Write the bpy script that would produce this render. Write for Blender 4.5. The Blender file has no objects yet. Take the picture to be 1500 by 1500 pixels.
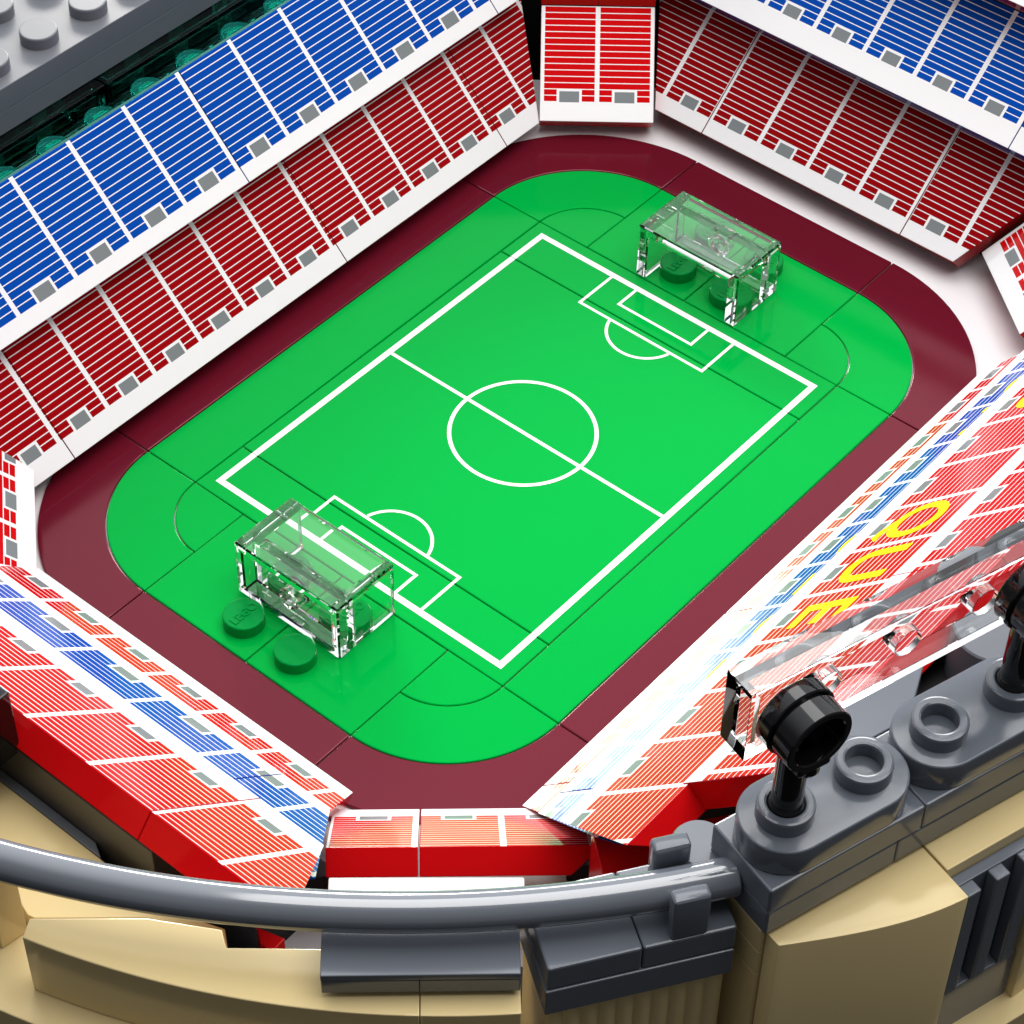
import bpy, bmesh, math
from mathutils import Vector, Matrix

scene = bpy.context.scene
R = math.radians

# ------------------------------------------------------------------ camera
cam_data = bpy.data.cameras.new("camera")
cam = bpy.data.objects.new("camera", cam_data)
scene.collection.objects.link(cam)
scene.camera = cam
right = Vector((0.7628932, 0.6463904, 0.0131647))
down = Vector((0.4746571, -0.5461498, -0.6902326))
fwd = Vector((-0.4389699, 0.5328225, -0.7234678))
m3 = Matrix((right, -down, -fwd)).transposed()
cam.matrix_world = Matrix.Translation((17.01956, -20.88240, 26.47856)) @ m3.to_4x4()
cam_data.sensor_width = 36.0
cam_data.lens = 87.45
cam_data.clip_start = 0.1
cam_data.clip_end = 500.0

# ------------------------------------------------------------------ world, lamps, exposure
world = bpy.data.worlds.new("World")
scene.world = world
world.use_nodes = True
wt = world.node_tree
bg = wt.nodes["Background"]
# studio dome: dim towards the camera, brighter overhead and behind the stadium
tcw = wt.nodes.new("ShaderNodeTexCoord")
dot = wt.nodes.new("ShaderNodeVectorMath")
dot.operation = 'DOT_PRODUCT'
dot.inputs[1].default_value = (-0.55, 0.55, 0.63)
wt.links.new(tcw.outputs["Generated"], dot.inputs[0])
mrw = wt.nodes.new("ShaderNodeMapRange")
mrw.interpolation_type = 'SMOOTHSTEP'
for k_, v_ in (("From Min", 0.1), ("From Max", 1.0), ("To Min", 0.12), ("To Max", 1.5)):
    mrw.inputs[k_].default_value = v_
wt.links.new(dot.outputs["Value"], mrw.inputs["Value"])
bg.inputs[0].default_value = (0.95, 0.97, 1.0, 1)
wt.links.new(mrw.outputs["Result"], bg.inputs[1])


def area(name, loc, target, sx, sy, power, col=(1, 1, 1)):
    d = bpy.data.lights.new(name, 'AREA')
    d.shape = 'RECTANGLE'
    d.size, d.size_y = sx, sy
    d.energy = power
    d.color = col
    o = bpy.data.objects.new(name, d)
    scene.collection.objects.link(o)
    o.location = loc
    o.rotation_euler = (Vector(target) - Vector(loc)).to_track_quat('-Z', 'Y').to_euler()
    return o


area("overhead_softbox", (8, 5, 40), (1, 0, 0), 36, 36, 16800, (1, 0.985, 0.96))
area("back_softbox", (-25, 25, 17), (0, 0, 1), 46, 6, 10500, (1, 0.975, 0.94))
area("rim_lamp", (-22.8, 15.8, 12.6), (5, -2, 0), 10, 4, 5600, (1, 0.95, 0.86))

scene.view_settings.view_transform = 'Standard'
scene.view_settings.look = 'None'
scene.view_settings.exposure = 0.0
scene.view_settings.gamma = 1.0
scene.view_settings.use_curve_mapping = False
scene.render.engine = 'CYCLES'
cy = scene.cycles
cy.max_bounces = 16
cy.transmission_bounces = 14
cy.glossy_bounces = 8
cy.diffuse_bounces = 4
cy.use_denoising = True
cy.sample_clamp_indirect = 8.0

# ------------------------------------------------------------------ materials


def plastic(name, col, rough=0.2, spec=0.5, tint=None, coat=0.0, trans=0.0, ior=1.5, wear=0.0):
    m = bpy.data.materials.new(name)
    m.use_nodes = True
    nt = m.node_tree
    b = nt.nodes["Principled BSDF"]
    b.inputs["Base Color"].default_value = (*col, 1)
    b.inputs["Roughness"].default_value = rough
    b.inputs["Specular IOR Level"].default_value = spec
    b.inputs["IOR"].default_value = ior
    b.inputs["Transmission Weight"].default_value = trans
    if tint:
        b.inputs["Specular Tint"].default_value = (*tint, 1)
    if coat:
        b.inputs["Coat Weight"].default_value = coat
        b.inputs["Coat Roughness"].default_value = 0.05
    if wear:
        tc = nt.nodes.new("ShaderNodeTexCoord")
        nz = nt.nodes.new("ShaderNodeTexNoise")
        nz.inputs["Scale"].default_value = 1.3
        nz.inputs["Detail"].default_value = 5
        nt.links.new(tc.outputs["Object"], nz.inputs["Vector"])
        mr = nt.nodes.new("ShaderNodeMapRange")
        mr.inputs["To Min"].default_value = rough - wear
        mr.inputs["To Max"].default_value = rough + wear
        nt.links.new(nz.outputs["Fac"], mr.inputs["Value"])
        nt.links.new(mr.outputs["Result"], b.inputs["Roughness"])
        nz2 = nt.nodes.new("ShaderNodeTexNoise")
        nz2.inputs["Scale"].default_value = 0.7
        nt.links.new(tc.outputs["Object"], nz2.inputs["Vector"])
        bp = nt.nodes.new("ShaderNodeBump")
        bp.inputs["Strength"].default_value = 0.04
        bp.inputs["Distance"].default_value = 0.1
        nt.links.new(nz2.outputs["Fac"], bp.inputs["Height"])
        nt.links.new(bp.outputs["Normal"], b.inputs["Normal"])
    return m


GREEN = plastic("green_plastic", (0.000, 0.355, 0.048), 0.085, 0.20, (0.0, 1.0, 0.12), wear=0.02)
DGREEN = plastic("stud_green_plastic", (0.001, 0.25, 0.042), 0.15, 0.25, (0.05, 1.0, 0.3))
MARK = plastic("white_print", (0.86, 0.86, 0.86), 0.3, 0.2)
TRACK = plastic("dark_red_plastic", (0.115, 0.006, 0.016), 0.13, 0.5, (1.0, 0.45, 0.52), wear=0.03)
WHITE = plastic("white_plastic", (0.78, 0.765, 0.78), 0.22, wear=0.03)
RED = plastic("red_plastic", (0.46, 0.006, 0.008), 0.2, 0.3, (1.0, 0.3, 0.3), wear=0.03)
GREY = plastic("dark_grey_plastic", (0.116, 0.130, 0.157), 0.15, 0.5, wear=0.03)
RAILG = plastic("grey_rail_plastic", (0.135, 0.150, 0.178), 0.09, 0.5, ior=2.0)
ROOFG = plastic("grey_roof_plastic", (0.150, 0.158, 0.178), 0.38, 0.2)
TAN = plastic("tan_plastic", (0.67, 0.53, 0.27), 0.16, 0.45, (1.0, 0.9, 0.7), wear=0.04)
BLACK = plastic("black_plastic", (0.005, 0.005, 0.006), 0.08)
VOID = plastic("matt_black_plastic", (0.008, 0.008, 0.009), 0.5, 0.2)
CLEAR = plastic("clear_plastic", (0.945, 0.95, 0.95), 0.0, 0.5, trans=1.0, ior=1.57)
TEAL = plastic("teal_clear_plastic", (0.22, 0.90, 0.78), 0.0, 0.5, trans=1.0, ior=1.5)
TEAL_LIT = plastic("lit_teal_plastic", (0.008, 0.72, 0.58), 0.02, 0.5, trans=0.90, ior=1.5)  # copy of the teal, coloured so pins and studs look lit
SHADED_GREY = plastic("shaded_grey_plastic", (0.035, 0.032, 0.034), 0.3, 0.3)  # dark grey plastic with the wall's shade put into its colour
YELLOW = plastic("yellow_print", (0.80, 0.68, 0.0), 0.25, 0.3)


def print_mat(name, col, strip, pitch, off, boxw=0.29, row=0.11):
    """Printed seating: rows, aisles and grey entrance boxes, laid out on the panel's own UV (studs)."""
    m = bpy.data.materials.new(name)
    m.use_nodes = True
    nt = m.node_tree
    N, Lk = nt.nodes, nt.links
    boxh = 2 * row - 0.045
    b = N["Principled BSDF"]
    b.inputs["Roughness"].default_value = 0.10
    b.inputs["IOR"].default_value = 1.5
    uv = N.new("ShaderNodeUVMap")
    sep = N.new("ShaderNodeSeparateXYZ")
    Lk.new(uv.outputs[0], sep.inputs[0])

    def mt(op, a, bb=0.0, c=None):
        n = N.new("ShaderNodeMath")
        n.operation = op
        for i, v in enumerate((a, bb, c)):
            if v is None:
                continue
            if isinstance(v, (int, float)):
                n.inputs[i].default_value = v
            else:
                Lk.new(v, n.inputs[i])
        return n.outputs[0]
    u, v = sep.outputs[0], sep.outputs[1]
    us = mt('DIVIDE', mt('SUBTRACT', u, off), pitch)
    d = mt('MULTIPLY', mt('PINGPONG', us, 0.5), pitch)          # distance to nearest aisle
    aisle = mt('LESS_THAN', d, 0.040)
    dc = mt('SUBTRACT', pitch / 2, d)                            # distance to section centre
    front = mt('LESS_THAN', v, strip)
    rowf = mt('FRACT', mt('DIVIDE', mt('SUBTRACT', v, strip), row))
    line = mt('GREATER_THAN', rowf, 1 - 0.0155 / row)
    fr = mt('MULTIPLY', mt('LESS_THAN', dc, boxw / 2 + 0.045), mt('LESS_THAN', v, strip + 2 * row))
    bx = mt('MULTIPLY', mt('MULTIPLY', mt('LESS_THAN', dc, boxw / 2), mt('LESS_THAN', v, strip + boxh)),
            mt('GREATER_THAN', v, strip - 0.015))
    white = mt('MAXIMUM', mt('MAXIMUM', aisle, front), mt('MAXIMUM', line, fr))
    onface = mt('GREATER_THAN', v, -1.0)
    white = mt('MULTIPLY', white, onface)
    bx = mt('MULTIPLY', bx, onface)
    m1 = N.new("ShaderNodeMix")
    m1.data_type = 'RGBA'
    m1.inputs[6].default_value = (*col, 1)
    m1.inputs[7].default_value = (0.825, 0.825, 0.84, 1)
    Lk.new(white, m1.inputs[0])
    m2 = N.new("ShaderNodeMix")
    m2.data_type = 'RGBA'
    m2.inputs[7].default_value = (0.19, 0.21, 0.22, 1)
    Lk.new(bx, m2.inputs[0])
    Lk.new(m1.outputs[2], m2.inputs[6])
    Lk.new(m2.outputs[2], b.inputs["Base Color"])
    Lk.new(m2.outputs[2], b.inputs["Specular Tint"])
    return m


# ------------------------------------------------------------------ mesh helpers


def empty(name, loc=(0, 0, 0)):
    o = bpy.data.objects.new(name, None)
    o.empty_display_size = 0.3
    scene.collection.objects.link(o)
    o.location = loc
    return o


def finish(name, bm, mat, parent=None, angle=19, bev=0.0, seg=2):
    if bev:
        bmesh.ops.remove_doubles(bm, verts=bm.verts, dist=1e-5)
        bm.normal_update()
        es = [e for e in bm.edges if len(e.link_faces) == 2 and e.calc_face_angle(0) > R(28)]
        bmesh.ops.bevel(bm, geom=es, offset=bev, segments=seg, profile=0.5, affect='EDGES', clamp_overlap=True)
    bm.normal_update()
    me = bpy.data.meshes.new(name)
    bm.to_mesh(me)
    bm.free()
    me.materials.append(mat)
    me.shade_smooth()
    me.set_sharp_from_angle(angle=R(angle))
    o = bpy.data.objects.new(name, me)
    scene.collection.objects.link(o)
    if parent:
        o.parent = parent
        o.matrix_parent_inverse = Matrix.Translation(-parent.location)
    return o


def tag(o, label, cat, group=None, kind=None):
    o['label'] = label
    o['category'] = cat
    if group:
        o['group'] = group
    if kind:
        o['kind'] = kind
    return o


def prism(bm, poly, z0, z1):
    """Vertical prism over a counter-clockwise polygon of (x, y)."""
    ar = sum(poly[i][0] * poly[(i + 1) % len(poly)][1] - poly[(i + 1) % len(poly)][0] * poly[i][1] for i in range(len(poly)))
    if ar < 0:
        poly = poly[::-1]
    a = [bm.verts.new((x, y, z0)) for x, y in poly]
    b = [bm.verts.new((x, y, z1)) for x, y in poly]
    n = len(poly)
    bm.faces.new(b)
    bm.faces.new(a[::-1])
    for i in range(n):
        j = (i + 1) % n
        bm.faces.new((a[i], a[j], b[j], b[i]))
    return bm


def box(bm, x0, x1, y0, y1, z0, z1):
    return prism(bm, [(x0, y0), (x1, y0), (x1, y1), (x0, y1)], z0, z1)


def lathe(bm, prof, cx, cy, n=48, closed=False):
    """Revolve (r, z) profile, bottom to top outside; r==0 ends are capped by a pole."""
    rings = []
    for r, z in prof:
        if r < 1e-6:
            rings.append([bm.verts.new((cx, cy, z))])
        else:
            rings.append([bm.verts.new((cx + r * math.cos(2 * math.pi * k / n), cy + r * math.sin(2 * math.pi * k / n), z)) for k in range(n)])
    prs = list(zip(rings, rings[1:]))
    if closed:
        prs.append((rings[-1], rings[0]))
    for a, b in prs:
        for k in range(n):
            j = (k + 1) % n
            if len(a) == 1 and len(b) == 1:
                continue
            if len(a) == 1:
                bm.faces.new((a[0], b[j], b[k]))
            elif len(b) == 1:
                bm.faces.new((a[k], a[j], b[0]))
            else:
                bm.faces.new((a[k], a[j], b[j], b[k]))
    return bm


def arc(cx, cy, r, a0, a1, n=24):
    return [(cx + r * math.cos(R(a0 + (a1 - a0) * k / n)), cy + r * math.sin(R(a0 + (a1 - a0) * k / n))) for k in range(n + 1)]


def stud_prof(z, r=0.3, h=0.2):
    e = 0.025
    return [(r, z), (r, z + h - e), (r - e * 0.3, z + h - e * 0.3), (r - e, z + h), (0, z + h)]


def text_mesh(txt, size, extrude=0.003, bold=0.0):
    cu = bpy.data.curves.new("lettering", 'FONT')
    cu.body = txt
    cu.size = size
    cu.align_x = 'CENTER'
    cu.extrude = extrude
    cu.offset = bold
    o = bpy.data.objects.new("lettering", cu)
    scene.collection.objects.link(o)
    dg = bpy.context.evaluated_depsgraph_get()
    me = bpy.data.meshes.new_from_object(o.evaluated_get(dg))
    bpy.data.objects.remove(o)
    bpy.data.curves.remove(cu)
    return me


def mesh_obj(name, me, mat, parent, mw):
    me.materials.clear()
    me.materials.append(mat)
    o = bpy.data.objects.new(name, me)
    scene.collection.objects.link(o)
    if parent:
        o.parent = parent
        o.matrix_parent_inverse = Matrix.Translation(-parent.location)
    o.matrix_basis = mw
    return o


def copy_thing(o, loc):
    c = o.copy()
    scene.collection.objects.link(c)
    c.location = loc
    for ch in o.children:
        d = ch.copy()
        scene.collection.objects.link(d)
        d.parent = c
        for g in ch.children:
            e = g.copy()
            scene.collection.objects.link(e)
            e.parent = d
    return c


# ------------------------------------------------------------------ ground under the model
bm = bmesh.new()
box(bm, -60, 60, -60, 60, -2.2, -2.0)
t = finish("table_top", bm, VOID)
tag(t, "black table top under the whole stadium model", "table top", kind="structure")

bm = bmesh.new()
floor_poly = [(-8.0, -9.2), (4.0, -9.2), (7.4, -6.2), (7.4, 3.6)] + arc(3.4, 4.2, 4.0, -8, 84, 10) + [(-4.0, 8.2), (-8.0, 5.2)]
prism(bm, floor_poly, -0.45, -0.06)
t = finish("floor", bm, WHITE, bev=0.01)
tag(t, "white plate floor under the track and stands", "floor", kind="structure")

# ------------------------------------------------------------------ pitch and track tiles
TB = 0.018


def tile(name, poly, mat, label, cat, group, z0=-0.4, z1=0.0):
    g = 0.006
    cx = sum(p[0] for p in poly) / len(poly)
    cyy = sum(p[1] for p in poly) / len(poly)
    bm = bmesh.new()
    prism(bm, poly, z0, z1)
    o = finish(name, bm, mat, bev=TB)
    return tag(o, label, cat, group)


def rect(x0, x1, y0, y1, g=0.009):
    return [(x0 + g, y0 + g), (x1 - g, y0 + g), (x1 - g, y1 - g), (x0 + g, y1 - g)]


GP = "green pitch tiles"
centre = tile("pitch_tile", rect(-3, 3, -3, 3), GREEN, "large square green tile with the halfway line and centre circle", "pitch tile", GP)
far_strip = tile("pitch_tile", rect(-3, 3, 3, 4), GREEN, "narrow green tile carrying the goal line before the far clear goal", "pitch tile", GP)
near_strip = tile("pitch_tile", rect(-3, 3, -4, -3), GREEN, "narrow green tile carrying the goal line before the near clear goal", "pitch tile", GP)
tile("pitch_tile", rect(-4, -3, -4, 4), GREEN, "long plain green tile beside the left touchline", "pitch tile", GP)
tile("pitch_tile", rect(3, 4, -4, 4), GREEN, "long plain green tile beside the right touchline", "pitch tile", GP)


def quarter(cx, cy, r0, r1, a0, g=0.008):
    if r0 <= 0:
        p = arc(cx, cy, r1 - g, a0, a0 + 90)
        ca, sa = math.cos(R(a0 + 45)), math.sin(R(a0 + 45))
        return p + [(cx + g * ca, cy + g * sa)]
    return arc(cx, cy, r1 - g, a0 + 0.2, a0 + 89.8) + arc(cx, cy, r0 + g, a0 + 89.8, a0 + 0.2)


TR = "dark red track tiles"
for cx, cyy, a0, w in ((2, 4, 0, "right far"), (-2, 4, 90, "left far"), (-2, -4, 180, "left near"), (2, -4, 270, "right near")):
    by = {"right far": "beside the far clear goal, towards the right stand", "left far": "beside the far clear goal, towards the left stand",
          "left near": "beside the near clear goal, towards the left stand", "right near": "beside the near clear goal, towards the lettered right stand"}[w]
    tile("quarter_tile", quarter(cx, cyy, 0, 1, a0), GREEN, "small green quarter-round tile " + by, "pitch tile", "green quarter-round tiles")
    tile("curved_tile", quarter(cx, cyy, 1, 2, a0), GREEN, "green curved corner tile " + by, "pitch tile", "green curved corner tiles")
    tile("curved_track_tile", quarter(cx, cyy, 2, 3, a0), TRACK, "dark red curved corner tile " + by, "track tile", TR)
tile("track_tile", rect(-5, -4, -4, 4), TRACK, "long dark red track tile along the left stand", "track tile", TR)
tile("track_tile", rect(4, 5, -4, 4), TRACK, "long dark red track tile along the lettered right stand", "track tile", TR)
tile("track_tile", rect(-2, 2, 6, 7), TRACK, "short dark red track tile behind the far clear goal", "track tile", TR)
tile("track_tile", rect(-2, 2, -7, -6), TRACK, "short dark red track tile behind the near clear goal", "track tile", TR)

# painted lines, printed on the tiles
ZL = 0.004


def lines(parent, rects, extra=None):
    bm = bmesh.new()
    for x0, x1, y0, y1 in rects:
        vs = [bm.verts.new((x, y, ZL)) for x, y in ((x0, y0), (x1, y0), (x1, y1), (x0, y1))]
        bm.faces.new(vs)
    for a, b in extra or []:
        va = [bm.verts.new((x, y, ZL)) for x, y in a]
        vb = [bm.verts.new((x, y, ZL)) for x, y in b]
        for i in range(len(a) - 1):
            bm.faces.new((va[i], va[i + 1], vb[i + 1], vb[i]))
    return finish("white_marking", bm, MARK, parent)


W, w = 0.102, 0.050
XO, YO = 2.785, 3.785


def split(rs):
    c, f, n = [], [], []
    for x0, x1, y0, y1 in rs:
        if y1 > 3:
            f.append((x0, x1, max(y0, 3.004), y1))
        if y0 < -3:
            n.append((x0, x1, y0, min(y1, -3.004)))
        if y0 < 3 and y1 > -3:
            c.append((x0, x1, max(y0, -2.996), min(y1, 2.996)))
    return c, f, n


rs = [(-XO, -XO + W, -YO, YO), (XO - W, XO, -YO, YO), (-XO + W, XO - W, YO - W, YO), (-XO + W, XO - W, -YO, -YO + W)]
for sgn in (1, -1):
    for hx, yb in ((1.25, 2.87), (0.75, 3.245)):
        y_goal = YO - W
        for sx in (1, -1):
            xa, xb = sorted((sx * hx, sx * (hx - w)))
            ya, yb2 = sorted((sgn * (yb + w / 2), sgn * y_goal))
            rs.append((xa, xb, ya, yb2))
        ya, yb2 = sorted((sgn * (yb - w / 2), sgn * (yb + w / 2)))
        rs.append((-hx, hx, ya, yb2))
c_, f_, n_ = split(rs)
CR = 1.12
ring_o = arc(0, 0, CR + 0.031, 0, 360, 96)
ring_i = arc(0, 0, CR - 0.031, 0, 360, 96)
c_ += [(-XO + W, -CR - 0.030, -0.031, 0.031), (CR + 0.030, XO - W, -0.031, 0.031), (-CR + 0.031, CR - 0.031, -0.031, 0.031)]
ex = [(ring_o, ring_i)]
for sgn in (1, -1):
    a0 = math.degrees(math.asin(0.162 / 0.614))
    aa = (180 + a0, 360 - a0) if sgn > 0 else (a0, 180 - a0)
    ex.append((arc(0, sgn * 3.0, 0.640, *aa, 40), arc(0, sgn * 3.0, 0.590, *aa, 40)))
lines(centre, c_, ex)
lines(far_strip, f_)
lines(near_strip, n_)

# plates with two studs each, behind the goal lines
lego = text_mesh("LEGO", 0.185, 0.012, 0.002)
for sx in (-1, 1):
    for sy in (1, -1):
        x0, x1 = sorted((0, sx * 2))
        y0, y1 = sorted((sy * 4, sy * 6))
        side = "nearer the left stand" if sx < 0 else "nearer the right stand"
        endn = "far" if sy > 0 else "near"
        p = tile("studded_plate", rect(x0, x1, y0, y1), GREEN, "green square plate with two studs by the %s goal, half %s" % (endn, side), "studded plate", "green studded plates")
        for yy in (4.5, 5.5):
            bm = bmesh.new()
            lathe(bm, stud_prof(-0.001), sx * 0.5, sy * yy)
            s = finish("stud", bm, DGREEN, p)
            if not (sx > 0 and sy < 0 and yy == 5.5):
                mw = Matrix.Translation((sx * 0.5 + 0.07, sy * yy, 0.2)) @ Matrix.Rotation(R(90), 4, 'Z')
                mesh_obj("raised_lettering", lego.copy(), DGREEN, s, mw)

# ------------------------------------------------------------------ clear goals


def bool_mesh(base, cuts, adds, name, mat):
    """base minus cuts, union adds (all bmesh), evaluated to one mesh."""
    def tmp(b):
        me = bpy.data.meshes.new("tmp")
        b.normal_update()
        b.to_mesh(me)
        b.free()
        o = bpy.data.objects.new("tmp", me)
        scene.collection.objects.link(o)
        return o
    ob = tmp(base)
    others = []
    for lst, op in ((cuts, 'DIFFERENCE'), (adds, 'UNION')):
        for b in lst:
            c = tmp(b)
            others.append(c)
            md = ob.modifiers.new("b", 'BOOLEAN')
            md.operation = op
            md.object = c
            md.solver = 'EXACT'
    dg = bpy.context.evaluated_depsgraph_get()
    me = bpy.data.meshes.new_from_object(ob.evaluated_get(dg))
    for o in others + [ob]:
        mm = o.data
        bpy.data.objects.remove(o)
        bpy.data.meshes.remove(mm)
    b2 = bmesh.new()
    b2.from_mesh(me)
    bpy.data.meshes.remove(me)
    return b2


def bx(*a):
    b = bmesh.new()
    return box(b, *a)


def cyl_y(bm, r, x, z, y0, y1, n=32):
    b = bmesh.new()
    lathe(b, [(0, y0), (r, y0), (r, y1), (0, y1)], 0, 0, n)
    for v in b.verts:
        v.co = Vector((v.co.x + x, v.co.z, v.co.y + z))
    bmesh.ops.reverse_faces(b, faces=b.faces)
    return b


# local goal: opening towards +y, back at y=-1.16
base = bx(-0.99, 0.99, -1.16, 0.0, 0.005, 1.03)
cuts = [bx(-0.79, 0.79, -0.78, 0.3, -0.2, 0.84),          # hollow under the roof
        bx(-0.84, 0.84, -1.4, -0.92, 0.14, 0.89)]          # recess in the back plate
b2 = bool_mesh(base, cuts, [], "goal", CLEAR)
tube = cyl_y(None, 0.185, 0, 0.51, -1.14, -0.90)
base2 = b2
b2 = bool_mesh(base2, [], [tube], "goal", CLEAR)
b2 = bool_mesh(b2, [cyl_y(None, 0.135, 0, 0.51, -1.3, -0.97)], [], "goal", CLEAR)
near_goal = empty("goal", (0, -3.965, 0))
g = finish("goal_frame", b2, CLEAR, bev=0.028, seg=1)
g.parent = near_goal
tag(near_goal, "clear plastic goal box nearer the camera, with two green studs showing behind it", "goal", "clear plastic goals")
far_goal = copy_thing(near_goal, (0, 4.005, 0))
far_goal.rotation_euler = (0, 0, math.pi)
far_goal['label'] = "clear plastic goal box at the far end, its open front towards the camera"

# ------------------------------------------------------------------ seating panels
RED_C, BLUE_C = (0.27, 0.003, 0.005), (0.003, 0.060, 0.36)
RED_B = (0.54, 0.004, 0.006)
PM = {
    'L1': print_mat("print_left_lower", (0.30, 0.003, 0.005), 0.34, 0.979, -1.16),
    'L2': print_mat("print_left_upper", BLUE_C, 0.27, 1.127, 2.07, 0.32, 0.12),
    'F1': print_mat("print_far_lower", RED_C, 0.29, 1.002, -2.12),
    'F2': print_mat("print_far_upper", BLUE_C, 0.40, 0.984, 0.09),
    'F3': print_mat("print_far_top", RED_C, 0.40, 0.984, 0.09),
    'R1': print_mat("print_right_lower", RED_B, 0.34, 0.965, 0.78),
    'R2': print_mat("print_right_second", BLUE_C, 0.26, 1.0, -0.02),
    'R3': print_mat("print_right_third", RED_B, 0.36, 1.011, 0.45),
    'R4': print_mat("print_right_top", RED_B, 0.36, 1.02, -0.35),
    'N1': print_mat("print_near_lower", RED_B, 0.37, 1.006, 0.78),
    'N2': print_mat("print_near_second", BLUE_C, 0.27, 1.287, 0.87, 0.36, 0.12),
    'N3': print_mat("print_near_top", RED_B, 0.42, 1.04, 0.44),
    'FLC': print_mat("print_far_corner", RED_B, 0.345, 0.945, 0.0, 0.34),
    'NCC': print_mat("print_near_corner", RED_B, 0.40, 1.085, -0.05, 0.36),
    'C': print_mat("print_corner", RED_B, 0.335, 0.95, 0.0, 0.31),
}


def frame_of(lip, up, ang):
    upv = Vector((up[0], up[1], 0)).normalized()
    al = Vector((abs(upv.y), abs(upv.x), 0)) if abs(upv.x * upv.y) < 1e-6 else Vector((-upv.y, upv.x, 0))
    dv = upv * math.cos(R(ang)) + Vector((0, 0, math.sin(R(ang))))
    nn = Vector((0, 0, math.cos(R(ang)))) - upv * math.sin(R(ang))
    return Vector(lip), al, dv, nn


def panel(key, fr, e0, e1, k0=0.0, k1=0.0, length=2.0, thick=0.38, label="", group="", cat="seating panel", uoff=0.0, cut0=0.0, cut1=0.0):
    """Sloping plate: e0..e1 along the stand at the lip, ends flaring by k per stud up the slope."""
    o, al, dv, nn = fr
    g = 0.006
    pts = [(e0 + g, 0), (e1 - g, 0), (e1 - g + k1 * length, length), (e0 + g - k0 * length, length)]
    bm = bmesh.new()
    top = [bm.verts.new(o + al * a + dv * v) for a, v in pts]
    cuts = (cut0, -cut1, -cut1, cut0)
    bot = [bm.verts.new(o + al * (a + c) + dv * v - nn * thick) for (a, v), c in zip(pts, cuts)]
    f = bm.faces.new(top)
    bm.faces.new(bot[::-1])
    for i in range(4):
        j = (i + 1) % 4
        bm.faces.new((bot[i], bot[j], top[j], top[i]))
    bmesh.ops.recalc_face_normals(bm, faces=bm.faces)
    bm.normal_update()
    bmesh.ops.bevel(bm, geom=list(bm.edges), offset=0.012, segments=2, profile=0.5, affect='EDGES')
    bm.normal_update()
    uvl = bm.loops.layers.uv.new("UVMap")
    for f in bm.faces:
        on = f.normal.dot(nn) > 0.72
        for lp in f.loops:
            q = lp.vert.co - o
            lp[uvl].uv = (q.dot(al) + uoff, q.dot(dv)) if on else (0.5, -10)
    ob = finish("seating_panel", bm, PM[key])
    tag(ob, label, cat, group)
    return ob


s2 = math.sqrt(0.5)
FL1 = frame_of((-4.454, 0, .30), (-1, 0), 46)
FL2 = frame_of((-5.49, 0, 2.0), (-1, 0), 46)
FF1 = frame_of((0, 7.24, .38), (0, 1), 41.5)
FF2 = frame_of((0, 8.12, 2.23), (0, 1), 41.5)
FF3 = frame_of((0, 9.05, 4.1), (0, 1), 41.5)
FR1 = frame_of((4.7, 0, .38), (1, 0), 45.5)
FR2 = frame_of((5.58, 0, 1.78), (1, 0), 45.5)
FR3 = frame_of((6.46, 0, 3.12), (1, 0), 45.5)
FR4 = frame_of((7.79, 0, 4.5), (1, 0), 45.5)
FN1 = frame_of((0, -6.89, .38), (0, -1), 40.5)
FN2 = frame_of((0, -7.95, 1.68), (0, -1), 40.5)
FN3 = frame_of((0, -9.06, 2.98), (0, -1), 40.5)

G1 = "dark red panels of the left stand's lower tier"
panel('L1', FL1, -6.3, -5.01, .6, 0, 2, label="short end panel of the left stand's lower tier, by the left edge corner panel", group=G1)
panel('L1', FL1, -5.01, .9, label="long dark red panel of the left stand's lower tier beside the pitch's near half", group=G1)
panel('L1', FL1, .9, 4.87, label="dark red panel of the left stand's lower tier beside the pitch's far half", group=G1)
panel('L1', FL1, 4.87, 5.73, 0, .55, label="slanting end panel of the left stand's lower tier, by the bright red corner panel", group=G1)
G2 = "blue panels of the left stand's upper tier"
panel('L2', FL2, -6.9, -.13, .5, 0, label="long blue seating panel of the left stand in front of the teal clear bricks", group=G2)
panel('L2', FL2, -.13, 5.83, label="blue seating panel of the left stand right of the teal clear bricks", group=G2)
panel('L2', FL2, 5.83, 6.5, 0, .5, label="short blue end panel of the left stand at the top edge of the photo", group=G2)
G3 = "dark red panels of the far stand's lower tier"
panel('F1', FF1, -3.15, -2.14, .57, 0, label="slanting dark red end panel of the far stand beside the bright red corner panel", group=G3)
panel('F1', FF1, -2.14, 1.91, label="long dark red panel of the far stand's lower tier behind the far clear goal", group=G3)
panel('F1', FF1, 1.91, 2.95, 0, .5, label="slanting dark red end panel of the far stand by the right edge corner panel", group=G3)
G4 = "blue panels of the far stand's upper tier"
panel('F2', FF2, -3.9, 3.09, .5, 0, label="long blue seating panel of the far stand above its dark red tier", group=G4)
panel('F2', FF2, 3.09, 4.3, 0, .5, label="short blue end panel of the far stand at the right edge of the photo", group=G4)
panel('F3', FF3, -4.4, 5.0, .5, .5, label="top tier of the far stand, only its white lip showing at upper right", group="top tier of the far stand")
G5 = "red panels of the right stand's lowest tier"
panel('R1', FR1, -1.2, 5.3, 0, .55, label="lowest red panel of the right stand, along the far half of the track", group=G5)
panel('R1', FR1, -5.18, -1.2, label="lowest red panel of the right stand, along the near half of the track", group=G5)
panel('R1', FR1, -5.62, -5.18, .33, 0, cut0=.3, label="short lowest red panel of the right stand, touching the orange-lit near corner panels", group=G5)
G6 = "blue panels of the right stand's second tier"
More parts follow.
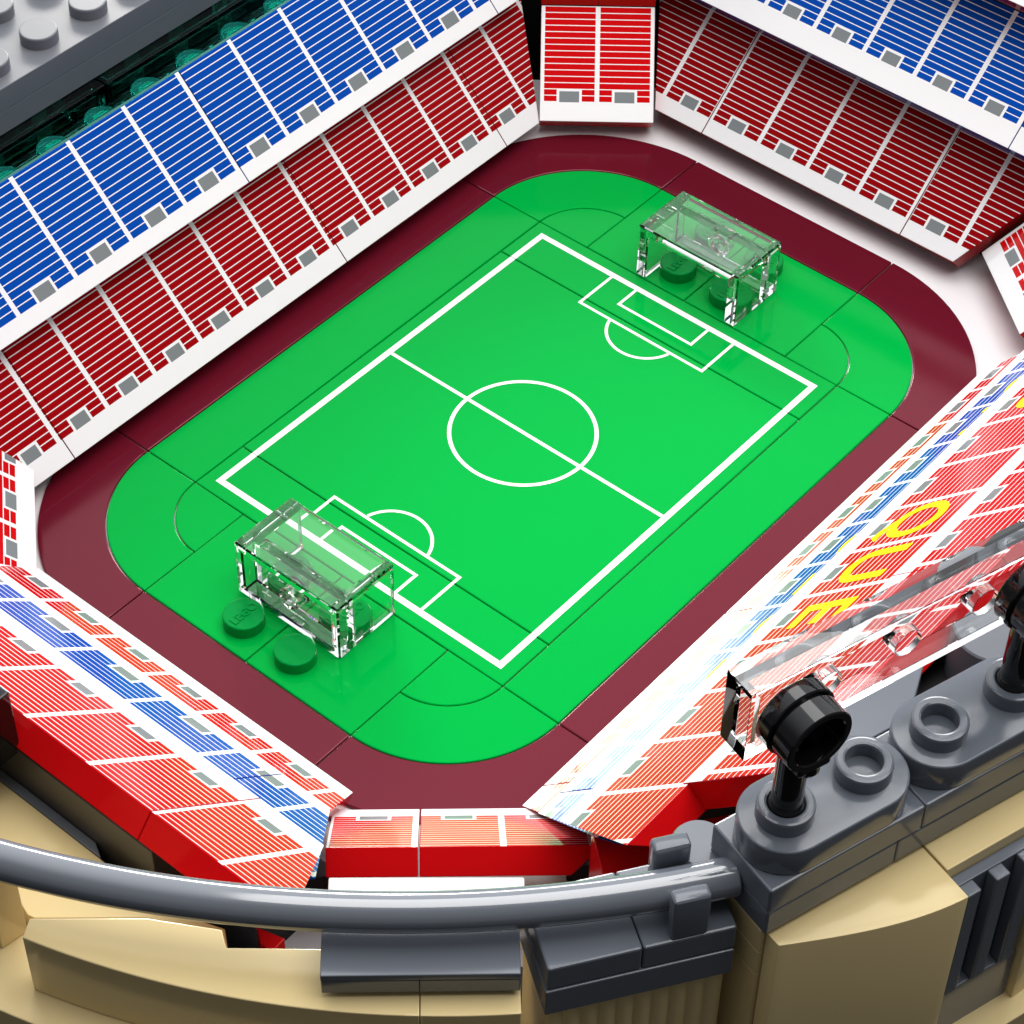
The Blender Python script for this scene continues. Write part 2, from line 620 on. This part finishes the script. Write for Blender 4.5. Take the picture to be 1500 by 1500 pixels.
r2 = panel('R2', FR2, -5.98, 5.9, 0, .5, label="long blue panel of the right stand with the bottoms of yellow letters showing", group=G6)
panel('R2', FR2, -6.40, -5.98, .33, 0, cut0=.3, label="short blue end panel of the right stand by the near corner panels", group=G6)
r3 = panel('R3', FR3, -7.11, 6.4, .31, .5, 2.0, cut0=.45, label="red panel of the right stand printed with large yellow letters", group="lettered tier of the right stand")
G7 = "red panels of the right stand's top tier"
panel('R4', FR4, -2.52, 6.8, 0, .5, 1.75, label="top red panel of the right stand at the right edge, above the yellow letters", group=G7)
panel('R4', FR4, -6.63, -2.52, 0, 0, 1.75, label="top red panel of the right stand seen through the long clear plate", group=G7)
G8 = "red panels of the near stand's lowest tier"
panel('N1', FN1, -3.6, 2.90, .5, .33, label="lowest red panel of the near stand, beside the track behind the near goal", group=G8)
G9 = "blue panels of the near stand's second tier"
panel('N2', FN2, -4.2, 2.73, .5, 0, label="long blue panel of the near stand between two red tiers", group=G9)
panel('N2', FN2, 2.73, 3.56, 0, .63, cut1=.4, label="short blue end panel of the near stand touching the near corner panels", group=G9)
G10 = "red panels of the near stand's top tier"
panel('N3', FN3, -5.0, 3.53, .5, 0, 2.1, label="long top red panel of the near stand, above the grey rail's left part", group=G10)
panel('N3', FN3, 3.53, 4.57, 0, .53, 2.1, cut1=.4, label="slanting top red end panel of the near stand, touching the grey rail", group=G10)
G11 = "red corner seating panels"
fl = frame_of((-3.70, 6.335, .35), (-.637, .7705), 41)
panel('FLC', fl, -.98, .98, label="bright red two-section corner panel at top centre between left and far stands", group=G11)
nc = frame_of((3.7734, -6.5552, .45), (.6626, -.7490), 40)
panel('NCC', nc, -1.14, -.003, label="left one of two orange-lit corner panels behind the grey rail", group=G11)
panel('NCC', nc, .003, 2.27, cut1=.4, label="right one of two orange-lit corner panels behind the grey rail, cut by the right stand", group=G11)
frr = frame_of((3.9635, 7.0278, .45), (.6399, .7685), 41)
panel('C', frr, -1.0, 1.0, label="dark red corner panel at the right edge between far and right stands", group=G11, uoff=-.02)
nl = frame_of((-4.2929, -5.9283, .45), (-.6575, -.7535), 41)
panel('C', nl, -.55, 2.3, label="bright red corner panel at the left edge between left and near stands", group=G11, uoff=.04)

# upper corner block over the top-centre corner panel
bm = bmesh.new()
c45 = lambda d, e: (d * s2 + e * s2, -d * s2 + e * s2)
flo, fal, fdv, fnn = fl
fup = Vector((-.637, .7705, 0))
for ea, eb in ((-.98, -.004), (.004, .98)):
    q = [flo + fal * e_ + fup * d_ for e_, d_ in ((ea, 1.50), (eb, 1.50), (eb, 2.3), (ea, 2.3))]
    prism(bm, [(v.x, v.y) for v in q], 1.68, 2.7)
t = finish("corner_block", bm, RED, bev=0.008)
tag(t, "red block above the top centre corner panel, cut by the photo's top edge", "brick", None)


# yellow lettering printed on the right stand
def letter(ch, fr, ycen, parent, size=1.30, base=0.70, sx=1.0):
    o, al, dv, nn = fr
    me = text_mesh(ch, size, 0.002, 0.022)
    X, Y, Z = Vector((0, -1, 0)), dv, nn
    rot = Matrix((X, Y, Z)).transposed().to_4x4()
    org = o + Vector((0, ycen, 0)) + dv * base + nn * 0.004
    mw = Matrix.Translation(org) @ rot @ Matrix.Diagonal((sx, 1, 1, 1))
    return mesh_obj("letter", me, YELLOW, parent, mw)


for ch, yc in (("M", 3.98), ("É", 2.98), ("S", 1.97), ("Q", -1.04), ("U", -2.06), ("E", -3.08)):
    letter(ch, FR3, yc, r3, sx=0.8 if ch in "MQ" else 0.9)
for ch, yc in (("U", 3.48), ("N", 2.50), ("C", -.52), ("L", -1.52), ("U", -2.50), ("B", -3.5)):
    letter(ch, FR2, yc, r2, sx=0.85)

# ------------------------------------------------------------------ black supports under the stands


def support(name, pts, e0, e1, axis, label, grp="black supports under the stands"):
    """Stepped wall: pts are (across, z) profile points, extruded along the stand."""
    bm = bmesh.new()
    a = [bm.verts.new((p, e0, z) if axis == 'y' else (e0, p, z)) for p, z in pts]
    b = [bm.verts.new((p, e1, z) if axis == 'y' else (e1, p, z)) for p, z in pts]
    n = len(pts)
    bm.faces.new(a)
    bm.faces.new(b[::-1])
    for i in range(n):
        j = (i + 1) % n
        bm.faces.new((a[j], a[i], b[i], b[j]))
    bmesh.ops.recalc_face_normals(bm, faces=bm.faces)
    return tag(finish(name, bm, VOID), label, "support", grp)


support("stand_support", [(-5.5, -2), (-5.5, .3), (-6.1, .9), (-6.9, 1.0), (-6.9, 1.2), (-7.2, 1.2), (-8.1, 1.2), (-8.1, -2)], -6.5, 5.6, 'y', "black support under the left stand, showing as the gap below the teal bricks")
support("stand_support", [(8.25, -2), (8.25, .3), (8.9, .9), (9.0, 2.0), (9.7, 2.6), (10.2, 3.6), (11.2, 4.6), (11.2, -2)], -4.2, 3.4, 'x', "black support under the far stand, showing between its end and the right corner panel")
support("stand_support", [(5.7, -2), (5.7, .3), (6.4, .9), (6.6, 2.0), (7.2, 2.5), (7.4, 3.2), (8.2, 3.9), (8.6, 4.3), (8.6, -2)], -5.9, 5.0, 'y', "black support under the right stand behind the grey studded wall")
support("stand_support", [(-7.9, -2), (-7.9, .3), (-8.5, .8), (-8.9, 1.5), (-9.6, 2.2), (-10.0, 2.6), (-10.5, 3.0), (-10.5, -2)], -4.2, 3.6, 'x', "black support under the near stand above the tan floor")
bm = bmesh.new()
prism(bm, [c45(-10.2, -1.4), c45(-10.2, 4.6), c45(-11.4, 4.6), c45(-11.4, -1.4)], -2, 4.2)
tag(finish("back_wall", bm, VOID), "black wall behind the bright red corner panel at top centre", "wall")
bm = bmesh.new()
prism(bm, [(4.5, 10.2), (10.2, 4.6), (11.2, 5.6), (5.5, 11.2)], -2, 3.4)
tag(finish("back_wall", bm, VOID), "black wall behind the dark red corner panel at the right edge", "wall")

# ------------------------------------------------------------------ grey roof and teal clear bricks, upper left
roof = empty("studded_roof", (-8.5, 0, 2.7))
tag(roof, "grey studded roof slab in the upper left corner over teal clear bricks", "roof")
bm = bmesh.new()
box(bm, -16, -8.5, -9.0, 6.0, 3.10, 3.5)
finish("roof_plate", bm, ROOFG, roof, bev=0.012)
bm = bmesh.new()
box(bm, -16, -8.503, -9.0, 6.0, 2.7, 3.097)
finish("roof_plate", bm, ROOFG, roof, bev=0.012)
bm = bmesh.new()
lathe(bm, stud_prof(3.499), -9.02, 0)
st = finish("stud", bm, ROOFG, roof)
for i in range(5):
    for j in range(-6, 5):
        if i == 0 and j == 0:
            continue
        c = st.copy()
        scene.collection.objects.link(c)
        c.location = (-1.02 * i, j - 0.03 * (j != 0), 0)

GT = "teal clear bricks under the roof"
pins = [(-5.0, -0.46), (-0.44, 3.55)]
for k, (ya, yb) in enumerate(((-8.5, -4.46), (-4.45, -0.45), (-0.44, 3.56))):
    tb = empty("clear_brick", (-8.3, ya, 1.5))
    tag(tb, ["teal clear brick under the grey roof, leftmost of three", "teal clear brick under the grey roof, middle of three", "teal clear brick under the grey roof, right end at the photo's top"][k], "brick", GT)
    outer = bx(-9.3, -8.28, ya + 0.01, yb - 0.01, 1.6, 2.69)
    inner = bx(-9.16, -8.42, ya + 0.15, yb - 0.15, 1.5, 2.52)
    b = bool_mesh(outer, [inner], [], "brick", TEAL)
    finish("brick_shell", b, TEAL, tb, bev=0.02, seg=1)
    n = 4
    for q in range(n):
        yy = ya + (yb - ya) * (q + 0.5) / n
        if q < n - 1:
            b = bmesh.new()
            lathe(b, [(0, 1.62), (0.13, 1.62), (0.13, 2.5), (0, 2.5)], -8.79, ya + (yb - ya) * (q + 1) / n, 20)
            finish("pin", b, TEAL_LIT, tb)
        b = bmesh.new()
        lathe(b, [(0.36, 1.15), (0.36, 1.56), (0.28, 1.56), (0.28, 1.15)], -8.79, yy, 28, closed=True)
        finish("stud_ring", b, TEAL_LIT, tb)
tp_ = empty("clear_plate", (-7.7, 0, 1.2))
tag(tp_, "teal clear studded plate in front of the clear bricks, behind the blue panels", "plate")
b = bool_mesh(bx(-8.27, -7.30, -8.5, 3.6, 1.95, 2.35), [bx(-8.15, -7.42, -8.4, 3.5, 1.7, 2.23)], [], "tp", TEAL)
finish("plate_body", b, TEAL, tp_, bev=0.02, seg=1)
for q in range(12):
    b = bmesh.new()
    lathe(b, stud_prof(2.352, 0.28), -7.86, -7.95 + q, 28)
    finish("stud", b, TEAL_LIT, tp_)
bm = bmesh.new()
box(bm, -7.27, -7.19, -8.5, 3.6, 2.2, 3.13)
finish("glint_rim", bm, TEAL_LIT, tp_, bev=0.015, seg=1)  # thin strip standing in for the bright highlight along the teal edge
bm = bmesh.new()
box(bm, -9.6, -9.35, -9, 4.5, -2, 2.69)
tag(finish("back_wall", bm, VOID), "black wall behind the teal clear bricks under the grey roof", "wall")

# ------------------------------------------------------------------ right outer wall with studs (local frame s along, w outward)
WA, WN, WO = Vector((.28866, .95743)), Vector((.95743, -.28866)), Vector((9.5526, -7.408))


def wp(s, w):
    p = WO + WA * s + WN * w
    return (p.x, p.y)


def wbox(bm, s0, s1, w0, w1, z0, z1):
    return prism(bm, [wp(s0, w0), wp(s0, w1), wp(s1, w1), wp(s1, w0)], z0, z1)


GW = "round-ended grey plates with hollow studs"
for k, lab in enumerate(("round-ended grey plate with hollow studs, carrying the black tap beside the rail's end",
                         "round-ended grey plate with hollow studs, second along the wall",
                         "round-ended grey plate with hollow studs at the right edge")):
    s0 = 2.0 * k
    c0, c1 = wp(s0, 0), wp(s0 + 1, 0)
    ang = math.degrees(math.atan2(WA.y, WA.x))
    poly = arc(c1[0], c1[1], 0.49, ang - 90, ang + 90, 24) + arc(c0[0], c0[1], 0.49, ang + 90, ang + 270, 24)
    e = empty("round_plate", (c0[0], c0[1], 5.9))
    tag(e, lab, "plate", GW)
    bm = bmesh.new()
    prism(bm, poly, 5.893, 6.28)
    finish("plate_body", bm, GREY, e, bev=0.03, seg=3)
    for c in (c0, c1):
        bm = bmesh.new()
        lathe(bm, [(0.305, 6.275), (0.305, 6.45), (0.297, 6.472), (0.275, 6.48), (0.225, 6.48), (0.204, 6.472), (0.196, 6.45), (0.196, 6.285), (0, 6.285)], *c, 48)
        finish("hollow_stud", bm, GREY, e)

GQ = "grey wall plates"
for (s0, s1, z0, z1, lab) in ((-.5, 1.5, 5.5, 5.89, "upper square grey plate at the wall's left end under the first round-ended plate"),
                              (1.505, 5.5, 5.5, 5.89, "upper square grey plate under the right round-ended plates"),
                              (-.495, 1.2, 5.115, 5.495, "lower grey plate at the wall's left end above the tan bricks"),
                              (1.205, 5.5, 5.115, 5.495, "lower grey plate above the flat tan tile")):
    bm = bmesh.new()
    wbox(bm, s0, s1, -.5, .495 if z0 > 5.3 else .49, z0, z1)
    tag(finish("wall_plate", bm, GREY, bev=0.026), lab, "plate", GQ)

GC = "tan bricks at the wall's left end"
for (z0, z1, lab) in ((4.72, 5.11, "topmost thin tan plate in the shaded left end of the wall"),
                      (4.32, 4.715, "second thin tan plate in the shaded left end of the wall"),
                      (3.12, 4.315, "tall tan brick in the shaded left end of the wall, below the two thin plates"),
                      (-2, 3.115, "lowest tan brick in the wall's left end, at the photo's bottom edge")):
    bm = bmesh.new()
    wbox(bm, -.49, 5.5, -.49, .43, z0, z1)
    tag(finish("wall_brick", bm, TAN, bev=0.012), lab, "brick", GC)


def bulge(s0, w_a, s1, w_b, n=18, mirror=False):
    """Convex outer edge from (s0,w_a) to (s1,w_b), steep first then flat."""
    P = []
    for k in range(n + 1):
        t_ = k / n
        f = math.sin(t_ * math.pi / 2 * 0.93) / math.sin(math.pi / 2 * 0.93)
        P.append((s0 + (s1 - s0) * t_, w_a + (w_b - w_a) * f))
    if mirror:
        P = [(s0 + s1 - s, w) for s, w in P][::-1]
    return P


GB = "tan curved wall pieces"
out = bulge(-.42, .64, 1.62, 1.22)
bm = bmesh.new()
prism(bm, [wp(s, w) for s, w in [(-.43, .44)] + out + [(1.62, .44)]], -2, 5.06)
tag(finish("curved_wall", bm, TAN, bev=0.012, angle=25), "tan curved wall piece below the grey plates, its top face lit and side dark", "curved brick", GB)
out = bulge(2.80, .64, 4.8, 1.22, mirror=True)
bm = bmesh.new()
prism(bm, [wp(s, w) for s, w in [(2.80, .86)] + out + [(4.8, .86)]], -2, 4.66)
tag(finish("curved_wall", bm, TAN, bev=0.012, angle=25), "tan curved wall piece at the right edge, right of the grey grille", "curved brick", GB)
bm = bmesh.new()
wbox(bm, 1.635, 5.5, .44, .85, 4.70, 5.08)
tag(finish("flat_tile", bm, TAN, bev=0.015), "flat tan tile along the grey wall plates above the grille", "tile", None)
bm = bmesh.new()
wbox(bm, 1.635, 5.5, .44, .845, -2, 4.695)
tag(finish("wall_brick", bm, TAN, bev=0.012), "tan brick behind the dark grey grille", "brick", GC)

# grille
gr = empty("grille", (*wp(1.7, 1.0), 3.0))
tag(gr, "dark grey grille with two deep upright slots beside the tan curved wall", "grille")
bm = bmesh.new()
wbox(bm, 1.655, 2.785, .855, .985, 3.0, 4.9)
finish("back_plate", bm, GREY, gr, bev=0.01)
for (sa, sb, tw) in ((1.70, 1.89, 1.15), (2.10, 2.29, 1.15), (2.50, 2.70, 1.15)):
    bm = bmesh.new()
    wbox(bm, sa, sb, .987, tw, 3.0, 4.9)
    finish("bar", bm, GREY, gr, bev=0.02)
bm = bmesh.new()
wbox(bm, 1.655, 2.785, .80, 1.12, 1.2, 2.995)
finish("base_block", bm, GREY, gr, bev=0.015)
bm = bmesh.new()
wbox(bm, 1.3, 5.5, 1.0, 1.45, 1.6, 2.15)
tag(finish("ledge", bm, TAN, bev=0.015), "tan ledge below the grille in the bottom right corner", "ledge")

# clear plate held by two black taps (studs face the pitch, hollow underside faces out)
cp = empty("clear_plate", (*wp(2.5, -.3), 7.8))
tag(cp, "long clear plate on edge, held by two black taps over the grey wall", "plate")
loc_b = lambda: None
base = bx(-.5, 5.5, -.55, -.16, 7.3, 8.3)
cut = bx(-.38, 5.38, -.37, 0.1, 7.43, 8.17)
pinsb = []
b = bool_mesh(base, [cut], [], "cp", CLEAR)
for k in range(5):
    b = bool_mesh(b, [], [cyl_y(None, 0.17, k + 0.5, 7.8, -.44, -.18, 28)], "cp", CLEAR)


def to_wall(bm):
    for v in bm.verts:
        x, y = wp(v.co.x, v.co.y)
        v.co = Vector((x, y, v.co.z))
    bmesh.ops.recalc_face_normals(bm, faces=bm.faces)
    return bm


finish("clear_body", to_wall(b), CLEAR, cp, bev=0.012, seg=1)

GA = "black taps on the grey wall"


def lathe_w(prof, s, z, n=44, closed=False):
    """Revolve (r, w) about a horizontal axis pointing out of the wall at (s, z)."""
    b = bmesh.new()
    lathe(b, prof, 0, 0, n, closed)
    for v in b.verts:
        x, y, w_ = v.co
        v.co = Vector((s + x, w_, z + y))
    return to_wall(b)


for s0, lab in ((0, "black tap beside the rail's end, its round open spout facing out"), (3, "black tap at the right edge, half out of the photo")):
    tp = empty("tap", (*wp(s0, 0), 6.3))
    tag(tp, lab, "tap", GA)
    z = 7.78
    finish("drum", lathe_w([(0, -.155), (.40, -.155), (.415, -.14), (.415, .03), (.40, .045), (0, .045)], s0, z), BLACK, tp)
    finish("spout_ring", lathe_w([(.355, .03), (.355, .075), (.382, .08), (.39, .09), (.39, .325), (.378, .34), (.312, .34), (.300, .328), (.300, .09), (0, .09)], s0, z), BLACK, tp)
    bm = bmesh.new()
    wbox(bm, s0 - .2, s0 + .2, .085, .325, 7.32, 7.46)
    finish("chin_block", bm, BLACK, tp, bev=0.03)
    bm = bmesh.new()
    lathe(bm, [(0, 6.30), (.185, 6.30), (.195, 6.32), (.195, 6.46), (.165, 6.52), (.165, 7.5), (0, 7.5)], *wp(s0, 0), 32)
    finish("post", bm, BLACK, tp)
    bm = bmesh.new()
    lathe(bm, [(0, 7.18), (.09, 7.18), (.12, 7.24), (.12, 7.5), (0, 7.5)], *wp(s0 + .02, .20), 24)
    finish("peg", bm, BLACK, tp)

# grey pieces on the inner side of the wall
bm = bmesh.new()
prism(bm, [wp(.75, -.505), wp(2.1, -.505), wp(2.7, -1.0), wp(.75, -1.0)], 5.5, 5.89)
tag(finish("inner_tile", bm, GREY, bev=0.015), "grey tile behind the studded wall below the clear plate", "tile", None)
bm = bmesh.new()
wbox(bm, 2.6, 6.5, -1.6, -.6, 3.0, 5.2)
tag(finish("inner_support", bm, VOID), "black block in the gap behind the studded wall", "support", "black supports under the stands")
bm = bmesh.new()
lathe(bm, [(0, 5.0), (.49, 5.0), (.49, 5.86), (.47, 5.88), (0, 5.88)], *wp(3.72, -.98), 40)
tag(finish("round_brick", bm, ROOFG), "pale grey round brick behind the right black tap", "brick", None)

# red step below the right stand's top panel
bm = bmesh.new()
prism(bm, [(7.95, -7.15), (8.05, -6.55), (8.3, -6.2), (8.75, -6.5), (8.45, -7.2)], 3.3, 3.98)
tag(finish("red_step", bm, RED, bev=0.015), "bright red step between the right stand's end and the grey wall", "brick", None)

bm = bmesh.new()
prism(bm, [(6.75, -6.85), (7.45, -7.45), (8.1, -7.0), (7.6, -6.2)], 1.2, 3.0)
tag(finish("red_brick", bm, RED, bev=0.015), "shaded red brick below the near end of the lettered red panel", "brick", None)
bm = bmesh.new()
prism(bm, [(4.66, -10.30), (5.02, -10.20), (5.04, -10.44), (4.84, -10.42)], 2.2, 2.8)
tag(finish("red_brick", bm, RED, bev=0.015), "small red brick glimpsed in the dark gap under the rail, left of bottom centre", "brick", None)

# ------------------------------------------------------------------ grey block with clip, ribbed tan wall (right of bottom centre)
BA, BI, BO = Vector((.562, .827)), Vector((-.827, .562)), Vector((8.452, -9.772))


def bpnt(s, i):
    p = BO + BA * s + BI * i
    return (p.x, p.y)


def bbox(bm, s0, s1, i0, i1, z0, z1):
    return prism(bm, [bpnt(s0, i0), bpnt(s1, i0), bpnt(s1, i1), bpnt(s0, i1)], z0, z1)


bm = bmesh.new()
bbox(bm, 0, 1.01, 0, .99, 4.70, 5.08)
tag(finish("grey_tile", bm, GREY, bev=0.026), "plain dark grey tile under the rail, left of the clip tile", "tile", "dark grey tiles under the rail")
ct = empty("clip_tile", (*bpnt(1.5, .5), 4.7))
tag(ct, "dark grey tile with a two-armed clip gripping the rail's end", "tile", "dark grey tiles under the rail")
bm = bmesh.new()
bbox(bm, 1.02, 2.03, 0, .99, 4.70, 5.08)
finish("tile_body", bm, GREY, ct, bev=0.026)
for i0, i1 in ((.003, .19), (.66, .86)):
    bm = bmesh.new()
    bbox(bm, 1.31, 1.72, i0, i1, 5.06, 5.74)
    finish("clip_arm", bm, GREY, ct, bev=0.05, seg=3)
bm = bmesh.new()
bbox(bm, -.02, 2.02, -.02, 1.0, 4.27, 4.695)
tag(finish("grey_plate", bm, GREY, bev=0.015), "dark grey plate under the two tiles and over the ribbed tan wall", "plate", None)
bm = bmesh.new()
lathe(bm, [(0, 4.9), (.3, 4.9), (.3, 5.43), (.28, 5.46), (0, 5.46)], *bpnt(1.88, .86), 36)
tag(finish("round_stud", bm, GREY), "grey round stud just behind the clip at the rail's end", "stud", None)

poly = []
nr = 10
for k in range(nr * 8 + 1):
    s = .01 + 1.96 * k / (nr * 8)
    ph = (k % 8) / 8 * 2 * math.pi
    poly.append(bpnt(s, .075 - .045 * abs(math.sin(ph / 2))))
poly += [bpnt(1.97, .9), bpnt(.01, .9)]
bm = bmesh.new()
prism(bm, poly, -2, 4.265)
tag(finish("ribbed_wall", bm, TAN, angle=50), "tan wall with upright ribs under the dark grey plate", "wall", None)

# ------------------------------------------------------------------ grey tile and tan wall at bottom centre
GAx, GIx, GOx = Vector((.748, .6635)), Vector((-.6635, .748)), Vector((6.755, -11.33))


def gp(s, i):
    p = GOx + GAx * s + GIx * i
    return (p.x, p.y)


def gbox(bm, s0, s1, i0, i1, z0, z1):
    return prism(bm, [gp(s0, i0), gp(s1, i0), gp(s1, i1), gp(s0, i1)], z0, z1)


bm = bmesh.new()
gbox(bm, 0, 2.03, 0, .98, 4.98, 5.08)
for a_, b_ in ((0.004, 1.0), (1.005, 2.026)):
    gbox(bm, a_, b_, .004, .97, 4.76, 4.978)
tag(finish("grey_tile", bm, GREY, bev=0.012), "wide dark grey tile at bottom centre below the rail", "tile", "dark grey tiles under the rail")

TC, TRr = (0.906, -2.642), 10.613


def tarc(p0, p1, n=24, r=TRr):
    a0 = math.atan2(p0[1] - TC[1], p0[0] - TC[0])
    a1 = math.atan2(p1[1] - TC[1], p1[0] - TC[0])
    return [(TC[0] + r * math.cos(a0 + (a1 - a0) * k / n), TC[1] + r * math.sin(a0 + (a1 - a0) * k / n)) for k in range(n + 1)]


mid = gp(1.005, -.06)
endp = gp(2.03, -.10)
GV = "curved tan wall tops"
bm = bmesh.new()
prism(bm, [(3.78, -12.61), (4.69, -11.82), (5.40, -11.40), (5.59, -11.53), (6.33, -10.91), gp(1.0, .5)] + tarc(mid, (3.90, -12.82)), 3.70, 4.68)
tag(finish("curved_wall", bm, TAN, bev=0.014, angle=20), "long curved tan wall piece at bottom left below the rail", "curved brick", GV)
bm = bmesh.new()
prism(bm, [gp(1.012, .5), gp(2.03, .5)] + tarc(endp, (mid[0] + .006, mid[1] + .006), 8), 3.70, 4.68)
tag(finish("curved_wall", bm, TAN, bev=0.014, angle=20), "short curved tan wall piece under the right half of the wide grey tile", "curved brick", GV)
bm = bmesh.new()
prism(bm, [(2.2, -12.2), (3.29, -12.35), (3.78, -12.58), gp(.5, .3), gp(2.0, .4)] + tarc(gp(2.03, -.45), (1.2, -13.3), 24, 10.98), -2.0, 3.695)
tag(finish("lower_wall", bm, TAN, bev=0.014, angle=20), "lower curved tan wall at the bottom left corner", "wall", None)
bm = bmesh.new()
prism(bm, [(-1, -11.02), (3.23, -11.02), (3.9, -11.05), (4.68, -10.77), (4.88, -10.93), (3.91, -11.24), (2.98, -12.05), (2.89, -12.07), (2.5, -11.95), (-1, -12.2)], 2.6, 3.3)
tag(finish("tan_floor", bm, TAN, bev=0.012), "flat tan floor inside the rail at the left edge", "tile", None)
bm = bmesh.new()
prism(bm, [(3.30, -12.36), (3.26, -12.70), (2.0, -12.62), (2.0, -12.36)], 3.70, 4.9)
tag(finish("tan_brick", bm, TAN, bev=0.015), "shaded tan brick under the rail at the left edge", "brick", None)
# grey ledge and wall between near stand and tan floor
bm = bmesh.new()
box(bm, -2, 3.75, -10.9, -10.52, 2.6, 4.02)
tag(finish("grey_wall", bm, SHADED_GREY, bev=0.012), "dark grey wall below the near stand's top red panels, in shadow", "wall", None)
bm = bmesh.new()
prism(bm, [(-2, -11.015), (2.95, -11.015), (2.75, -10.905), (-2, -10.905)], 2.6, 3.32)
tag(finish("ledge", bm, GREY, bev=0.01), "narrow grey ledge between the shaded grey wall and the tan floor", "ledge", None)
bm = bmesh.new()
box(bm, -.5, 1.55, -11.9, -10.84, 3.94, 5.0)
tag(finish("black_brick", bm, BLACK, bev=0.02), "glossy black brick at the left edge behind the rail", "brick", None)
bm = bmesh.new()
prism(bm, [(4.4, -10.4), (5.0, -9.9), (6.6, -8.4), (7.6, -8.2), (7.2, -9.4), (6.2, -10.3), (5.3, -10.85), (4.3, -10.75), (4.2, -10.45)], -2, 1.99)  # block added to keep this gap dark, hiding the lit floor
tag(finish("stand_support", bm, VOID), "black filler added to darken the gap behind the white brick under the near corner panels", "support", "black supports under the stands")

# white brick under the near corner panels
bm = bmesh.new()
dvec = Vector((.756, .655))
p0 = Vector((4.92, -9.37))
inn = Vector((-.655, .756))
q0, q1 = p0, p0 + dvec * 2.24
prism(bm, [tuple(q0 - inn * .32), tuple(q1 - inn * .32), tuple(q1), tuple(q0)], 2.0, 3.0)
tag(finish("white_brick", bm, WHITE, bev=0.02), "white brick below the orange-lit near corner panels", "brick", None)

# ------------------------------------------------------------------ curved grey rail
HC, HR, HZ, hr = (-1.7168, -.3159), 13.357, 5.45, 0.215
a0 = math.atan2(-14.2 - HC[1], .5 - HC[0])
a1 = math.atan2(bpnt(2.10, .40)[1] - HC[1], bpnt(2.10, .40)[0] - HC[0])
bm = bmesh.new()
n, mseg = 140, 32
a0 = a1 - 1.55
rings = []
for k in range(n + 1):
    a = a0 + (a1 - a0) * k / n
    rad = Vector((math.cos(a), math.sin(a), 0))
    c = Vector((HC[0], HC[1], HZ)) + rad * HR
    rings.append([bm.verts.new(c + rad * (hr * math.cos(2 * math.pi * q / mseg)) + Vector((0, 0, hr * math.sin(2 * math.pi * q / mseg)))) for q in range(mseg)])
for ra, rb in zip(rings, rings[1:]):
    for q in range(mseg):
        j = (q + 1) % mseg
        bm.faces.new((ra[q], rb[q], rb[j], ra[j]))
bm.faces.new(rings[0])
bm.faces.new(rings[-1][::-1])
bmesh.ops.recalc_face_normals(bm, faces=bm.faces)
es = [e for e in bm.edges if e.is_valid and len(e.link_faces) == 2 and e.calc_face_angle(0) > R(60)]
bmesh.ops.bevel(bm, geom=es, offset=0.02, segments=2, profile=0.5, affect='EDGES')
tag(finish("rail", bm, RAILG, angle=20), "long curved grey round rail sweeping across the bottom of the photo", "rail", None)
